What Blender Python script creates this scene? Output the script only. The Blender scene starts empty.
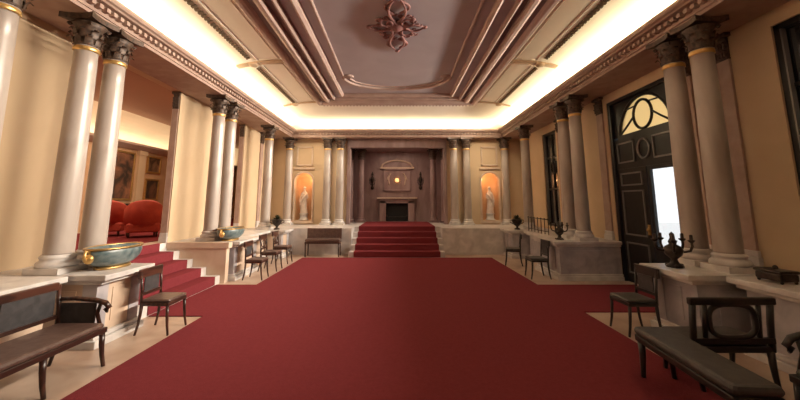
import bpy, math, random
from mathutils import Vector, Matrix
PI = math.pi
random.seed(4)
C = bpy.context.scene.collection
sc = bpy.context.scene

# ------------------------------------------------------------------ materials
def mat(name, col, rough=.6, metal=0., col2=None, scale=6., detail=5., bump=0., kind='noise', spec=.5, stretch=(1,1,1),
        emit=None, estr=0., trans=0., lo=.35, hi=.65):
    m = bpy.data.materials.new(name); m.use_nodes = True
    n = m.node_tree.nodes; l = m.node_tree.links; b = n['Principled BSDF']
    b.inputs['Base Color'].default_value = (*col, 1); b.inputs['Roughness'].default_value = rough
    b.inputs['Metallic'].default_value = metal; b.inputs['Specular IOR Level'].default_value = spec
    if trans: b.inputs['Transmission Weight'].default_value = trans
    if emit: b.inputs['Emission Color'].default_value = (*emit, 1); b.inputs['Emission Strength'].default_value = estr
    if col2 or bump:
        tc = n.new('ShaderNodeTexCoord'); mp = n.new('ShaderNodeMapping'); mp.inputs['Scale'].default_value = stretch
        l.new(tc.outputs['Object'], mp.inputs['Vector'])
        if kind == 'noise':
            t = n.new('ShaderNodeTexNoise'); t.inputs['Scale'].default_value = scale; t.inputs['Detail'].default_value = detail
            t.inputs['Distortion'].default_value = .6; out = t.outputs['Fac']
        elif kind == 'wave':
            t = n.new('ShaderNodeTexWave'); t.inputs['Scale'].default_value = scale; t.inputs['Distortion'].default_value = 6
            t.inputs['Detail'].default_value = 3; out = t.outputs['Fac']
        elif kind == 'brick':
            t = n.new('ShaderNodeTexBrick'); t.inputs['Scale'].default_value = scale; t.inputs['Mortar Size'].default_value = .012
            t.inputs['Color1'].default_value = (.45,.45,.45,1); t.inputs['Color2'].default_value = (.6,.6,.6,1)
            t.inputs['Mortar'].default_value = (0,0,0,1); out = t.outputs['Color']
        else:
            t = n.new('ShaderNodeTexVoronoi'); t.inputs['Scale'].default_value = scale; out = t.outputs['Distance']
        l.new(mp.outputs['Vector'], t.inputs['Vector'])
        if col2:
            r = n.new('ShaderNodeValToRGB'); r.color_ramp.elements[0].position = lo; r.color_ramp.elements[1].position = hi
            r.color_ramp.elements[0].color = (*col, 1); r.color_ramp.elements[1].color = (*col2, 1)
            l.new(out, r.inputs['Fac']); l.new(r.outputs['Color'], b.inputs['Base Color'])
        if bump:
            bp = n.new('ShaderNodeBump'); bp.inputs['Strength'].default_value = bump; bp.inputs['Distance'].default_value = .02
            l.new(out, bp.inputs['Height']); l.new(bp.outputs['Normal'], b.inputs['Normal'])
    return m

M = {}
M['carpet'] = mat('red_carpet', (.178,.030,.036), .95, col2=(.198,.035,.042), scale=30, bump=0, spec=.05)
def carpet_fine(m):
    n = m.node_tree.nodes; l = m.node_tree.links; b = n['Principled BSDF']
    t = n.new('ShaderNodeTexNoise'); t.inputs['Scale'].default_value = 120; tc = n.new('ShaderNodeTexCoord')
    l.new(tc.outputs['Object'], t.inputs['Vector'])
    bp = n.new('ShaderNodeBump'); bp.inputs['Strength'].default_value = .5; bp.inputs['Distance'].default_value = .01
    l.new(t.outputs['Fac'], bp.inputs['Height']); l.new(bp.outputs['Normal'], b.inputs['Normal'])
carpet_fine(M['carpet'])
M['floor_stone'] = mat('floor_stone', (.42,.28,.205), .35, col2=(.54,.41,.32), scale=2.2, detail=8)
M['marble_shaft'] = mat('marble_shaft', (.33,.27,.235), .3, col2=(.48,.415,.375), scale=2.6, detail=9, stretch=(1,1,.35))
M['marble_dark'] = mat('marble_mauve', (.24,.155,.15), .4, col2=(.36,.25,.235), scale=3, detail=8, stretch=(1,1,.35))
M['marble_white'] = mat('marble_white', (.50,.465,.455), .35, col2=(.68,.64,.615), scale=3.5, detail=9)
M['marble_grey'] = mat('marble_lilac_grey', (.32,.30,.325), .35, col2=(.48,.44,.46), scale=3.5, detail=9)
M['plinth_stone'] = mat('plinth_stone', (.55,.40,.29), .45, col2=(.66,.52,.41), scale=2.4, detail=7)
M['cream'] = mat('cream_wall', (.58,.425,.27), .75, col2=(.62,.46,.30), scale=1.5)
M['stone_frieze'] = mat('frieze_stone', (.36,.235,.19), .6, col2=(.44,.31,.255), scale=4)
M['cornice'] = mat('cornice_stone', (.42,.29,.24), .6, col2=(.50,.37,.30), scale=4)
M['cove'] = mat('cove_plaster', (.84,.75,.66), .8, col2=(.88,.79,.71), scale=1.2)
M['rib'] = mat('tan_plaster', (.52,.36,.24), .7)
M['ceil_panel'] = mat('mauve_ceiling', (.44,.39,.43), .8, col2=(.49,.44,.48), scale=1.2)
M['ceil_mould'] = mat('rose_moulding', (.44,.31,.27), .6, col2=(.52,.385,.34), scale=3)
M['ceil_groove'] = mat('groove_plaster', (.22,.155,.155), .75, col2=(.26,.185,.185), scale=3)
M['rosette'] = mat('rosette_plaster', (.22,.095,.09), .6, col2=(.30,.14,.13), scale=8)
M['vent'] = mat('vent_bronze', (.16,.11,.07), .5, .3)
M['bronze'] = mat('dark_bronze', (.025,.02,.018), .35, .6, col2=(.07,.05,.04), scale=14)
M['cap'] = mat('capital_bronze', (.045,.028,.022), .5, .2, col2=(.13,.08,.055), scale=18)
M['gold'] = mat('gilt', (.62,.38,.13), .35, .8, col2=(.72,.48,.2), scale=20)
M['wood'] = mat('dark_mahogany', (.035,.014,.010), .3, col2=(.075,.028,.018), scale=5, kind='wave', stretch=(1,.2,1))
M['wood_black'] = mat('ebonised_wood', (.012,.010,.010), .35, col2=(.03,.022,.02), scale=5)
M['leather_brown'] = mat('brown_leather', (.085,.045,.037), .35, col2=(.13,.08,.065), scale=16, bump=.1)
M['leather_green'] = mat('green_leather', (.045,.045,.04), .4, col2=(.075,.07,.062), scale=14, bump=.1)
M['seat_grey'] = mat('grey_upholstery', (.045,.039,.038), .5, col2=(.07,.06,.058), scale=14, bump=.1)
M['back_dark'] = mat('dark_back_panel', (.035,.032,.034), .5, col2=(.06,.055,.058), scale=10)
M['teal'] = mat('teal_ceramic', (.06,.10,.11), .35, col2=(.19,.225,.225), scale=9, detail=7)
M['red_velvet'] = mat('red_upholstery', (.40,.05,.035), .7, col2=(.48,.07,.045), scale=6)
M['tan_wall'] = mat('tan_wall', (.52,.31,.17), .7, col2=(.58,.37,.22), scale=2)
M['tan_ceiling'] = mat('tan_ceiling', (.42,.25,.19), .8)
M['statue'] = mat('statue_marble', (.62,.50,.42), .45, col2=(.74,.62,.54), scale=8)
M['niche'] = mat('niche_plaster', (.56,.33,.18), .6, col2=(.62,.38,.22), scale=3)
M['black'] = mat('firebox_black', (.006,.006,.006), .8)
M['door_dark'] = mat('dark_door_paint', (.008,.007,.007), .35, col2=(.014,.012,.012), scale=8)
M['door_trim'] = mat('worn_gilt_bead', (.24,.23,.22), .35, .5)
M['mirror'] = mat('dark_mirror', (.16,.17,.18), .12, .9, col2=(.22,.23,.24), scale=2)
M['glass'] = mat('clear_glass', (1,1,1), .02, trans=1)
M['amber_glass'] = mat('amber_glass', (.85,.55,.22), .3, trans=1)
M['lamp'] = mat('lamp_glow', (1,.7,.35), .5, emit=(1,.52,.2), estr=1.6)
M['ground'] = mat('outside_gravel', (.78,.77,.75), .9, col2=(.84,.83,.81), scale=3)
M['brass'] = mat('brass', (.42,.26,.10), .35, .8)
M['foliage'] = mat('dark_leaf', (.02,.028,.015), .6, col2=(.04,.05,.025), scale=8)
def canvas_mat(name, a, b_, sc_):
    return mat(name, a, .5, col2=b_, scale=sc_, detail=3, lo=.42, hi=.66)
M['canvas_a'] = canvas_mat('dark_portrait_paint', (.045,.028,.02), (.30,.13,.07), 2.2)
M['canvas_b'] = canvas_mat('brown_portrait_paint', (.07,.035,.02), (.34,.20,.11), 3.1)

# ------------------------------------------------------------------ mesh builder
class MB:
    def __init__(s): s.v = []; s.f = []; s.s = []
    def add(s, vs, fs, smooth=False):
        k = len(s.v); s.v += [tuple(p) for p in vs]; s.f += [tuple(i+k for i in f) for f in fs]; s.s += [smooth]*len(fs); return s
    def box(s, x0, x1, y0, y1, z0, z1):
        if x0 > x1: x0, x1 = x1, x0
        if y0 > y1: y0, y1 = y1, y0
        return s.add([(x0,y0,z0),(x1,y0,z0),(x1,y1,z0),(x0,y1,z0),(x0,y0,z1),(x1,y0,z1),(x1,y1,z1),(x0,y1,z1)],
                     [(0,3,2,1),(4,5,6,7),(0,1,5,4),(1,2,6,5),(2,3,7,6),(3,0,4,7)])
    def rbox(s, x0, x1, y0, y1, z0, z1, b=.02):            # chamfered box (cushion)
        cx, cy = (x0+x1)/2, (y0+y1)/2; hx, hy = abs(x1-x0)/2, abs(y1-y0)/2; h = z1-z0; b = min(b, h*.45, hx*.5, hy*.5)
        rings = [(b, z0), (b*.3, z0+b*.3), (0, z0+b), (0, z1-b), (b*.3, z1-b*.3), (b, z1)]
        vs = []
        for ins, z in rings:
            X, Y = hx-ins, hy-ins; r = b
            for (sx, sy) in ((1,1),(-1,1),(-1,-1),(1,-1)):
                pts = [(X, Y-r), (X-r*.3, Y-r*.3), (X-r, Y)]
                if sx*sy < 0: pts = pts[::-1]
                for px, py in pts: vs.append((cx+sx*px, cy+sy*py, z))
        n = 12; fs = []
        for k in range(len(rings)-1):
            for i in range(n): fs.append((k*n+i, k*n+(i+1)%n, (k+1)*n+(i+1)%n, (k+1)*n+i))
        fs.append(tuple(range(n))[::-1]); fs.append(tuple(range((len(rings)-1)*n, len(rings)*n)))
        return s.add(vs, fs)
    def lathe(s, prof, c=(0,0,0), seg=20, sx=1, sy=1, a0=0, a1=2*PI, cap=True, wob=None):
        full = abs(a1-a0-2*PI) < 1e-6; n = seg if full else seg+1; vs = []
        for r, z in prof:
            for i in range(n):
                a = a0+(a1-a0)*i/seg; rr = r*(wob(a, z) if wob else 1)
                vs.append((c[0]+rr*math.cos(a)*sx, c[1]+rr*math.sin(a)*sy, c[2]+z))
        fs = []
        for k in range(len(prof)-1):
            for i in range(n if full else n-1):
                j = (i+1) % n; fs.append((k*n+i, k*n+j, (k+1)*n+j, (k+1)*n+i))
        if cap and full:
            if prof[0][0] > 1e-5: fs.append(tuple(range(n))[::-1])
            if prof[-1][0] > 1e-5: fs.append(tuple(range((len(prof)-1)*n, len(prof)*n)))
        return s.add(vs, fs, True)
    def ball(s, c, r, sx=1, sy=1, sz=1, seg=12, rg=8):
        return s.lathe([(max(r*math.sin(PI*k/rg), 1e-4), -r*sz*math.cos(PI*k/rg)) for k in range(rg+1)], c, seg, sx, sy, cap=False)
    def tube(s, pts, rad, seg=8, closed=False, flat=(1,1)):
        pts = [Vector(p) for p in pts]; n = len(pts)
        if not hasattr(rad, '__len__'): rad = [rad]*n
        vs = []; up = None
        for i, p in enumerate(pts):
            if closed: t = (pts[(i+1)%n]-pts[i-1])
            else: t = pts[min(i+1, n-1)]-pts[max(i-1, 0)]
            t = t.normalized() if t.length > 1e-9 else Vector((0,0,1))
            if up is None: up = Vector((0,0,1)) if abs(t.z) < .9 else Vector((1,0,0))
            b = t.cross(up)
            b = b.normalized() if b.length > 1e-6 else t.orthogonal().normalized()
            up = b.cross(t).normalized()
            for k in range(seg):
                a = 2*PI*k/seg+PI/seg; vs.append(p+b*math.cos(a)*rad[i]*flat[0]+up*math.sin(a)*rad[i]*flat[1])
        fs = []
        for i in range(n if closed else n-1):
            j = (i+1) % n
            for k in range(seg): q = (k+1) % seg; fs.append((i*seg+k, i*seg+q, j*seg+q, j*seg+k))
        if not closed: fs += [tuple(range(seg))[::-1], tuple(range((n-1)*seg, n*seg))]
        return s.add(vs, fs, seg > 4)
    def prism(s, poly, a, b, axis='y'):                    # polygon in the other two axes, extruded along axis
        n = len(poly)
        def P(p, t): return {'y': (p[0], t, p[1]), 'x': (t, p[0], p[1]), 'z': (p[0], p[1], t)}[axis]
        vs = [P(p, a) for p in poly]+[P(p, b) for p in poly]
        fs = [tuple(range(n)), tuple(range(n, 2*n))[::-1]]+[(i, (i+1)%n, n+(i+1)%n, n+i) for i in range(n)]
        return s.add(vs, fs)
    def xform(s, mtx, start=0):
        for i in range(start, len(s.v)): s.v[i] = tuple(mtx @ Vector(s.v[i]))
        return s
    def build(s, name, m, parent=None, bevel=0, loc=None):
        me = bpy.data.meshes.new(name); me.from_pydata(s.v, [], s.f); me.validate(); me.update()
        import bmesh
        bm = bmesh.new(); bm.from_mesh(me); bmesh.ops.recalc_face_normals(bm, faces=bm.faces); bm.to_mesh(me); bm.free()
        if len(me.polygons) == len(s.s):
            me.polygons.foreach_set('use_smooth', s.s)
        me.materials.append(M[m])
        o = bpy.data.objects.new(name, me); C.objects.link(o)
        if parent: o.parent = parent
        if loc: o.location = loc
        if bevel:
            b = o.modifiers.new('bevel', 'BEVEL'); b.width = bevel; b.segments = 2; b.limit_method = 'ANGLE'
        return o

def each(mbs, name, m, parent):
    for q in mbs: q.build(name, m, parent)
def tag(o, label, cat, group=None, kind=None):
    o['label'] = label; o['category'] = cat
    if group: o['group'] = group
    if kind: o['kind'] = kind
    return o
def thing(name, label, cat, loc=(0,0,0), rz=0, group=None, scale=None):
    o = bpy.data.objects.new(name, None); C.objects.link(o); o.location = loc; o.rotation_euler = (0,0,rz)
    if scale: o.scale = scale
    return tag(o, label, cat, group)
def struct(name, mb, m, parent=None, bevel=0):
    o = mb.build(name, m, parent, bevel)
    if not parent: o['kind'] = 'structure'
    return o
def copy_tree(o, parent=None):
    c = o.copy(); C.objects.link(c)
    if parent: c.parent = parent
    for ch in list(o.children): copy_tree(ch, c)
    return c
def dup(root, loc, rz, label, group=None, scale=None):
    c = copy_tree(root); c.location = loc; c.rotation_euler = (0,0,rz); c['label'] = label
    if group: c['group'] = group
    if scale: c.scale = scale
    return c

TZ = 4.2
FL = .84            # level of the raised floor and of the plinth tops
WX = 4.95           # side wall faces
YB = 13.9           # end wall face
YN = -3.0           # wall behind the camera
# ------------------------------------------------------------------ floor, carpet
struct('floor', MB().box(-5.3, 5.3, YN, 12.0, -.1, 0), 'floor_stone')
cp = MB()
cp.prism([(-2.9,YN+.3),(2.9,YN+.3),(2.9,5.75),(4.9,5.75),(4.9,7.55),(2.9,7.55),(2.9,11.10),(-2.9,11.10),(-2.9,7.55),(-3.72,7.55),(-3.72,5.55),(-2.9,5.55)], .001, .016, 'z')
tag(cp.build('carpet', 'carpet'), 'wide crimson carpet covering the middle of the hall floor', 'carpet')

# ------------------------------------------------------------------ walls
def wall_with_holes(name, x0, x1, y0, y1, z0, z1, holes, m):
    mb = MB(); y = y0
    for (a, b, c, d) in holes:
        if a > y: mb.box(x0, x1, y, a, z0, z1)
        if c > z0: mb.box(x0, x1, a, b, z0, c)
        if d < z1: mb.box(x0, x1, a, b, d, z1)
        y = b
    if y1 > y: mb.box(x0, x1, y, y1, z0, z1)
    return struct(name, mb, m)
wall_with_holes('wall_left', -WX-.18, -WX, YN, YB, FL, 4.42, [(5.5,7.76,FL,TZ),(10.35,11.2,FL,TZ)], 'cream')
wall_with_holes('wall_right', WX, WX+.25, YN, YB, 0, 4.42, [(3.0,4.35,.95,4.0),(6.0,8.05,0,4.0),(10.75,11.75,.95,3.95)], 'cream')
struct('wall_rear', MB().box(-5.2, 5.2, YN-.25, YN, 0, 5.2), 'cream')

# end wall with two arched niches and the wide central opening
mb = MB(); NC, NR, NZ0, NZS = 3.68, .33, 1.0, 2.5
T = .12
for s in (-1, 1):
    a, b = NC-NR, NC+NR
    def bx(x0, x1, z0, z1): mb.box(s*x0, s*x1, YB, YB+T, z0, z1)
    bx(1.95, a, FL-.02, 4.42); bx(b, WX+.2, FL-.02, 4.42); bx(a, b, FL-.02, NZ0)
    n = 14
    pts = [(s*(NC-NR*math.cos(PI*i/n)), NZS+NR*math.sin(PI*i/n)) for i in range(n+1)]
    for i in range(n):
        p, q = pts[i], pts[i+1]
        mb.add([(p[0],YB,p[1]),(q[0],YB,q[1]),(q[0],YB,4.42),(p[0],YB,4.42),(p[0],YB+T,p[1]),(q[0],YB+T,q[1]),(q[0],YB+T,4.42),(p[0],YB+T,4.42)],
               [(0,1,2,3),(4,5,6,7),(0,1,5,4)])
mb.box(-1.95, 1.95, YB, YB+T, 3.95, 4.42)
struct('wall_back', mb, 'cream')
for s in (-1, 1):
    mb = MB(); seg = 16
    prof = [(NR, NZ0), (NR, NZS)]+[(max(NR*math.cos(PI/2*k/6), .001), NZS+NR*math.sin(PI/2*k/6)) for k in range(1, 7)]
    mb.lathe(prof, (s*NC, YB+T, 0), seg, 1, 1, 0, PI, cap=False)
    mb.prism([(s*(NC-NR), YB+T)]+[(s*NC+NR*math.cos(PI*k/seg), YB+T+NR*math.sin(PI*k/seg)) for k in range(seg+1)], NZ0-.02, NZ0, 'z')
    struct('wall_niche_'+('left' if s < 0 else 'right'), mb, 'niche')
    # architrave round the niche, sill, square panel above
    tr = MB(); R2 = NR+.045
    arc = [(s*NC+R2*math.cos(PI*i/16), YB-.03, NZS+R2*math.sin(PI*i/16)) for i in range(17)]
    tr.tube([(s*NC+R2, YB-.03, NZ0-.02)]+arc+[(s*NC-R2, YB-.03, NZ0-.02)], .045, 6)
    tr.box(s*NC-.42, s*NC+.42, YB-.1, YB, NZ0-.12, NZ0-.02)
    for (x0,x1,z0,z1) in ((-.33,.33,3.84,3.9),(-.33,.33,3.12,3.18),(-.33,-.27,3.12,3.9),(.27,.33,3.12,3.9)):
        tr.box(s*NC+x0, s*NC+x1, YB-.045, YB, z0, z1)
    tr.box(s*NC-.4, s*NC+.4, YB-.07, YB, 2.98, 3.05)
    struct('trim_%d' % (1 if s < 0 else 2), tr, 'plinth_stone', bevel=.008)

# alcove behind the end wall
AB = YB+2.2
struct('floor_upper', MB().box(-1.36,1.36,12.65,YB,.0,FL).box(-5.2,-1.5,11.8,YB+T,0,FL).box(1.5,5.2,11.8,YB+T,0,FL)
       .box(-1.5,-1.36,12.65,YB,0,FL).box(1.36,1.5,12.65,YB,0,FL).box(-2.4,2.4,YB,AB+.25,0,FL), 'marble_white')
al = MB(); al.box(-2.65,-2.4,YB+T,AB,FL,4.0).box(2.4,2.65,YB+T,AB,FL,4.0).box(-2.65,2.65,AB,AB+.25,0,4.0)
struct('wall_alcove', al, 'marble_dark')
struct('ceiling_alcove', MB().box(-2.65,2.65,YB+T,AB+.25,4.0,4.1), 'marble_dark')
struct('trim_15', MB().box(-1.98,-1.86,YB-.03,YB+.3,FL,3.95).box(1.86,1.98,YB-.03,YB+.3,FL,3.95).box(-1.98,1.98,YB-.04,YB+.3,3.86,4.2), 'marble_dark')

# ------------------------------------------------------------------ entablature, cornice, cove, ceiling: U shaped sweeps
def FY(o): return o if o < .35 else (.35+(o-.35)*1.68 if o < 1.45 else 2.2+(o-1.45))
def sweepU(prof, X0=4.05, Y0=13.5, closed=False, mb=None, y0=YN):
    mb = mb or MB(); vs = []
    for o, z in prof:
        X, Y = X0-o, Y0-FY(o); vs += [(-X,y0,z),(-X,Y,z),(X,Y,z),(X,y0,z)]
    n = len(prof); fs = []
    for k in range(n if closed else n-1):
        j = (k+1) % n
        for i in range(3): fs.append((k*4+i, k*4+i+1, j*4+i+1, j*4+i))
    return mb.add(vs, fs)
struct('trim_3', sweepU([(-.84,4.2),(0,4.2),(0,4.25),(.02,4.25),(.02,4.29),(0,4.3),(0,4.37),(-.84,4.37)], X0=4.1, Y0=13.45, closed=True), 'stone_frieze')
co = sweepU([(-.3,4.37),(.02,4.37),(.04,4.385),(.12,4.39),(.14,4.41),(.18,4.42),(.2,4.45),(.2,4.485),(.17,4.485),(.17,4.42),(-.3,4.42)], X0=4.1, Y0=13.45, closed=True)
struct('trim_4', co, 'cornice')
dt = MB(); y = 2.6
while y < 13.3:
    for s in (-1, 1): dt.box(s*4.10, s*4.02, y, y+.06, 4.31, 4.37)
    y += .12
x = -3.85
while x < 3.85:
    dt.box(x, x+.06, 13.37, 13.45, 4.31, 4.37); x += .12
struct('trim_5', dt, 'cornice')
cove = [(-.2+1.65*(1-math.cos(PI/2*k/12)), 4.42+.53*math.sin(PI/2*k/12)) for k in range(13)]
cv = sweepU(cove)
o = struct('ceiling_cove', cv, 'cove')
for p in o.data.polygons: p.use_smooth = True
prof = [(1.45,4.95),(1.45,4.90),(1.50,4.87),(1.56,4.87),(1.60,4.90)]
b1 = [(1.42,4.96),(1.42,4.91),(1.47,4.87),(1.53,4.87),(1.57,4.90),(1.60,4.96)]
b2 = [(1.74,4.96),(1.74,4.89),(1.80,4.85),(1.86,4.85),(1.90,4.89),(1.90,4.96)]
b3 = [(2.02,4.96),(2.02,4.90),(2.07,4.87),(2.11,4.90),(2.11,4.96)]
b4 = [(2.32,4.99),(2.32,4.92),(2.37,4.88),(2.42,4.92),(2.42,4.99)]
mb = MB()
for b in (b1, b2, b3, b4): sweepU(b, mb=mb)
struct('trim_6', mb, 'ceil_mould')
struct('trim_7', sweepU([(1.44,4.955),(2.05,4.955),(2.05,4.975)]), 'ceil_groove')
struct('ceiling', sweepU([(2.05,4.97),(2.4,4.97)]).box(-1.75,1.75,YN,10.5,5.0,5.1), 'ceil_panel')
# egg and dart run on the end beam
eg = MB(); x = -2.45
while x < 2.45:
    eg.box(x, x+.05, 11.305, 11.345, 4.86, 4.93); x += .11
struct('trim_8', eg, 'ceil_mould')
# curved end moulding of the middle panel, with scrolls
ar = MB()
arc = [(1.42*math.cos(PI*i/28), 8.95+.95*math.sin(PI*i/28), 4.985) for i in range(29)]
ar.tube(arc, .05, 8)
arc2 = [(1.28*math.cos(PI*i/28), 8.93+.80*math.sin(PI*i/28), 4.99) for i in range(29)]
ar.tube(arc2, .022, 6)
for s in (-1, 1):
    sp = [(s*(1.30-.13*math.cos(a)*(1-a/14)), 8.9-.13*math.sin(a)*(1-a/14), 4.985) for a in [k*.5 for k in range(24)]]
    ar.tube(sp, .03, 6)
    ar.tube([(s*1.42,8.8,4.985),(s*1.42,5,4.985),(s*1.42,YN,4.985)], .03, 6)
struct('trim_9', ar, 'ceil_mould')
# ribs across the cove
rb = MB()
def cove_pt(o, side, off=0):
    t = math.acos(max(-1, min(1, 1-(o+.2)/1.65))); z = 4.42+.53*math.sin(t)
    return (side*(4.05-o), z-off)
for s in (-1, 1):
    for yc, w in ((7.75,.16),(11.1,.1),(4.2,.16)):
        pts = [cove_pt(o_, s, .035) for o_ in (.35,.5,.7,.9,1.1,1.3,1.44)]
        up = [(p[0], p[1]+.05) for p in pts]
        rb.prism(pts+up[::-1], yc-w/2, yc+w/2, 'y')
        q = cove_pt(.72, s, .04); rb.ball((q[0], yc, q[1]), .11, 1, 1, .5)
struct('trim_10', rb, 'rib', bevel=.01)
# raised frames of the cove panels
pf = MB()
for s in (-1, 1):
    for (ya, yb) in ((4.35,7.6),(7.9,10.98)):
        for o_ in (.86, 1.34):
            p = cove_pt(o_, s, .008)
            pf.tube([(p[0], ya, p[1]), (p[0], yb, p[1])], .014, 6)
        for yy in (ya, yb):
            pf.tube([(cove_pt(q, s, .008)[0], yy, cove_pt(q, s, .008)[1]) for q in (.86,1.0,1.15,1.34)], .014, 6)
struct('trim_11', pf, 'cove')
# linear vents in the cove
for s, sn in ((-1,'left'),(1,'right')):
    for (ya, yb, wh) in ((4.3,7.45,'near'),(8.0,10.95,'far')):
        p = cove_pt(.72, s, .012)
        t = thing('cove_vent', f'dark slotted vent line in the {sn} cove, {"nearer" if wh=="near" else "beyond the rib"}', 'vent', (p[0], (ya+yb)/2, p[1]), group=None)
        ang = .42*s; L = (yb-ya)/2
        mt = Matrix.Rotation(ang, 4, 'Y')
        MB().box(-.035,.035,-L,L,-.006,.004).xform(mt).build('backing', 'vent', t)
        sl = MB(); y = -L
        while y < L: sl.box(-.045,.045,y,y+.05,-.022,-.006); y += .1
        sl.xform(mt).build('slats', 'vent', t)
# ceiling rosette
t = thing('ceiling_rosette', 'dark rose plaster rosette with leafy arms on the ceiling centre', 'ceiling rose', (0,6.2,4.995), scale=(1.15,1.1,1))
MB().lathe([(.001,-.11),(.05,-.10),(.09,-.06),(.12,-.05),(.14,-.02),(.2,-.015),(.2,0)], seg=20).build('boss', 'rosette', t)
lf = MB()
for k in range(8):
    a = PI/4*k; R = {0:.46, 1:.36}[k % 2] if k not in (2, 6) else .95
    for q in range(2):
        sg = 1 if q else -1
        pts = []
        for j in range(9):
            u = j/8; r = .12+(R-.12)*u; w = .10*math.sin(PI*u)*sg*(1.3 if k in (2,6) else 1)
            pts.append((r*math.cos(a)-w*math.sin(a), r*math.sin(a)+w*math.cos(a), -.03-.02*math.sin(PI*u)))
        lf.tube(pts, [.028*(1-.5*j/8) for j in range(9)], 6)
    lf.ball((R*math.cos(a), R*math.sin(a), -.03), .045, 1, 1, .7, 8, 6)
lf.build('acanthus_arms', 'rosette', t)
sw = MB()
for k in range(16):
    a = 2*PI*k/16+.2; r = .30+.05*(k % 2)
    cx, cy = r*math.cos(a), r*math.sin(a)*1.25
    sw.tube([(cx+.06*math.cos(b)*(1-b/9), cy+.06*math.sin(b)*(1-b/9), -.03) for b in [j*.6 for j in range(12)]], .016, 5)
for sy in (-1, 1):
    for sx in (-1, 1):
        MB().tube([(sx*(.05+.13*math.sin(u*PI)), sy*(.45+.35*u), -.03) for u in [j/8 for j in range(9)]], .024, 6).build('scroll_arm', 'rosette', t)
sw.build('scrolls', 'rosette', t)

# ------------------------------------------------------------------ columns
SH = TZ-FL
def capital(mb, z0, h, r):
    mb.lathe([(r*1.02,z0),(r*1.12,z0+.012),(r*1.02,z0+.03),(r*.98,z0+h*.45),(r*1.15,z0+h*.72),(r*1.45,z0+h*.86),(r*1.4,z0+h*.87)], seg=20)
    for row, (zz, hh, nn, ph) in enumerate(((z0+.02, h*.36, 8, 0), (z0+h*.28, h*.40, 8, PI/8))):
        for k in range(nn):
            a = 2*PI*k/nn+ph; vs = []; st = 5
            for j in range(st+1):
                u = j/st; rr = r*(1.08+.12*u)+(r*.42*max(0, u-.55)**1.0*2); z = zz+hh*(u if u < .8 else .8-(u-.8)*.9)
                w = r*.34*(1-.55*u*u)
                for q, dd in ((-1, 0), (0, r*.09), (1, 0)):
                    vs.append(((rr+dd)*math.cos(a)-q*w*math.sin(a), (rr+dd)*math.sin(a)+q*w*math.cos(a), z))
            fs = []
            for j in range(st):
                for q in range(2): i = j*3+q; fs.append((i, i+1, i+4, i+3))
            mb.add(vs, fs, True)
    for k in range(4):
        a = PI/4+PI/2*k
        c = (r*1.5*math.cos(a), r*1.5*math.sin(a), z0+h*.78)
        mb.tube([(c[0]+math.cos(a)*r*.2*math.cos(b)*(1-b/12), c[1]+math.sin(a)*r*.2*math.cos(b)*(1-b/12), c[2]+r*.2*math.sin(b)*(1-b/12)) for b in [j*.7 for j in range(14)]], r*.075, 5)
def abacus(mb, z0, z1, r):
    w = r*1.62; pts = []
    for k in range(4):
        a = PI/2*k
        for u in (-1, -.6, -.2, .2, .6, 1):
            d = w*(.80+.20*u*u); e = w*u
            pts.append((d*math.cos(a)-e*math.sin(a), d*math.sin(a)+e*math.cos(a)))
    mb.prism(pts, z0, z1, 'z')
def make_column(name, label, r=.15, shaft_mat='marble_shaft'):
    t = thing(name, label, 'column')
    b = MB(); w = r*1.4
    b.box(-w,w,-w,w,0,.07)
    b.lathe([(w*.96,.07),(w*.99,.09),(w*.99,.11),(w*.93,.135),(w*.82,.145),(w*.80,.165),(w*.86,.18),(w*.86,.195),(w*.78,.21),(r*1.03,.22)], seg=24)
    b.build('base', 'marble_white' if shaft_mat != 'marble_dark' else 'marble_dark', t)
    zc = SH-.42
    pr = [(r*1.0,.22)]
    for k in range(9):
        u = k/8; pr.append((r*(1.0-.14*u**1.6), .24+(zc-.27)*u))
    pr += [(r*.93,zc-.02),(r*.93,zc)]
    MB().lathe(pr, seg=28).build('shaft', shaft_mat, t)
    c = MB(); capital(c, zc, .37, r*.9); cp_ = c.build('capital', 'cap', t)
    MB().lathe([(r*.9,zc-.07),(r*.97,zc-.06),(r*.97,zc-.02),(r*.93,zc-.01)], seg=24, cap=False).build('gilt_neck_ring', 'gold' if shaft_mat != 'marble_dark' else 'cap', cp_)
    a = MB(); abacus(a, zc+.345, SH-.002, r*.93); a.build('abacus', 'cap', cp_)
    return t
first = None
def place_col(x, y, label, proto):
    return dup(proto, (x, y, FL), 0, label)
CX = 4.24
spots = []
for s, sn in ((-1,'left'),(1,'right')):
    spots += [
     (s*CX, 4.53 if s < 0 else 4.62, f'nearer column of the closest full pair on the {sn} side'),
     (s*CX, 5.02 if s < 0 else 5.12, f'farther column of the closest full pair on the {sn}, {"beside the red stairs" if s<0 else "beside the dark door"}'),
     (s*CX, 8.14, f'nearer column of the middle pair on the {sn} side, on its own plinth'),
     (s*CX, 8.74, f'farther column of the middle pair on the {sn} side'),
     (s*CX, 11.45, f'nearer column in the far {sn} corner, side-on to the hall'),
     (s*4.22, 13.62, f'column in the far {sn} corner against the end wall, beside the {sn} niche'),
     (s*2.72, 13.62, f'column between the {sn} statue niche and the central alcove, outer one'),
     (s*2.22, 13.62, f'column at the {sn} edge of the central alcove opening, inner one')]
spots.append((-CX, 3.5, 'marble column cut by the left edge of the photo'))
proto = make_column('marble_column', spots[0][2]); proto.location = (spots[0][0], spots[0][1], FL)
for x, y, lb in spots[1:]: place_col(x, y, lb, proto)
dk = make_column('dark_column', 'outer mauve marble column left of the fireplace inside the alcove', .15, 'marble_dark')
dk.location = (-2.05, 15.3, FL); dk.scale = (1,1,(4.0-FL)/SH)
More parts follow.
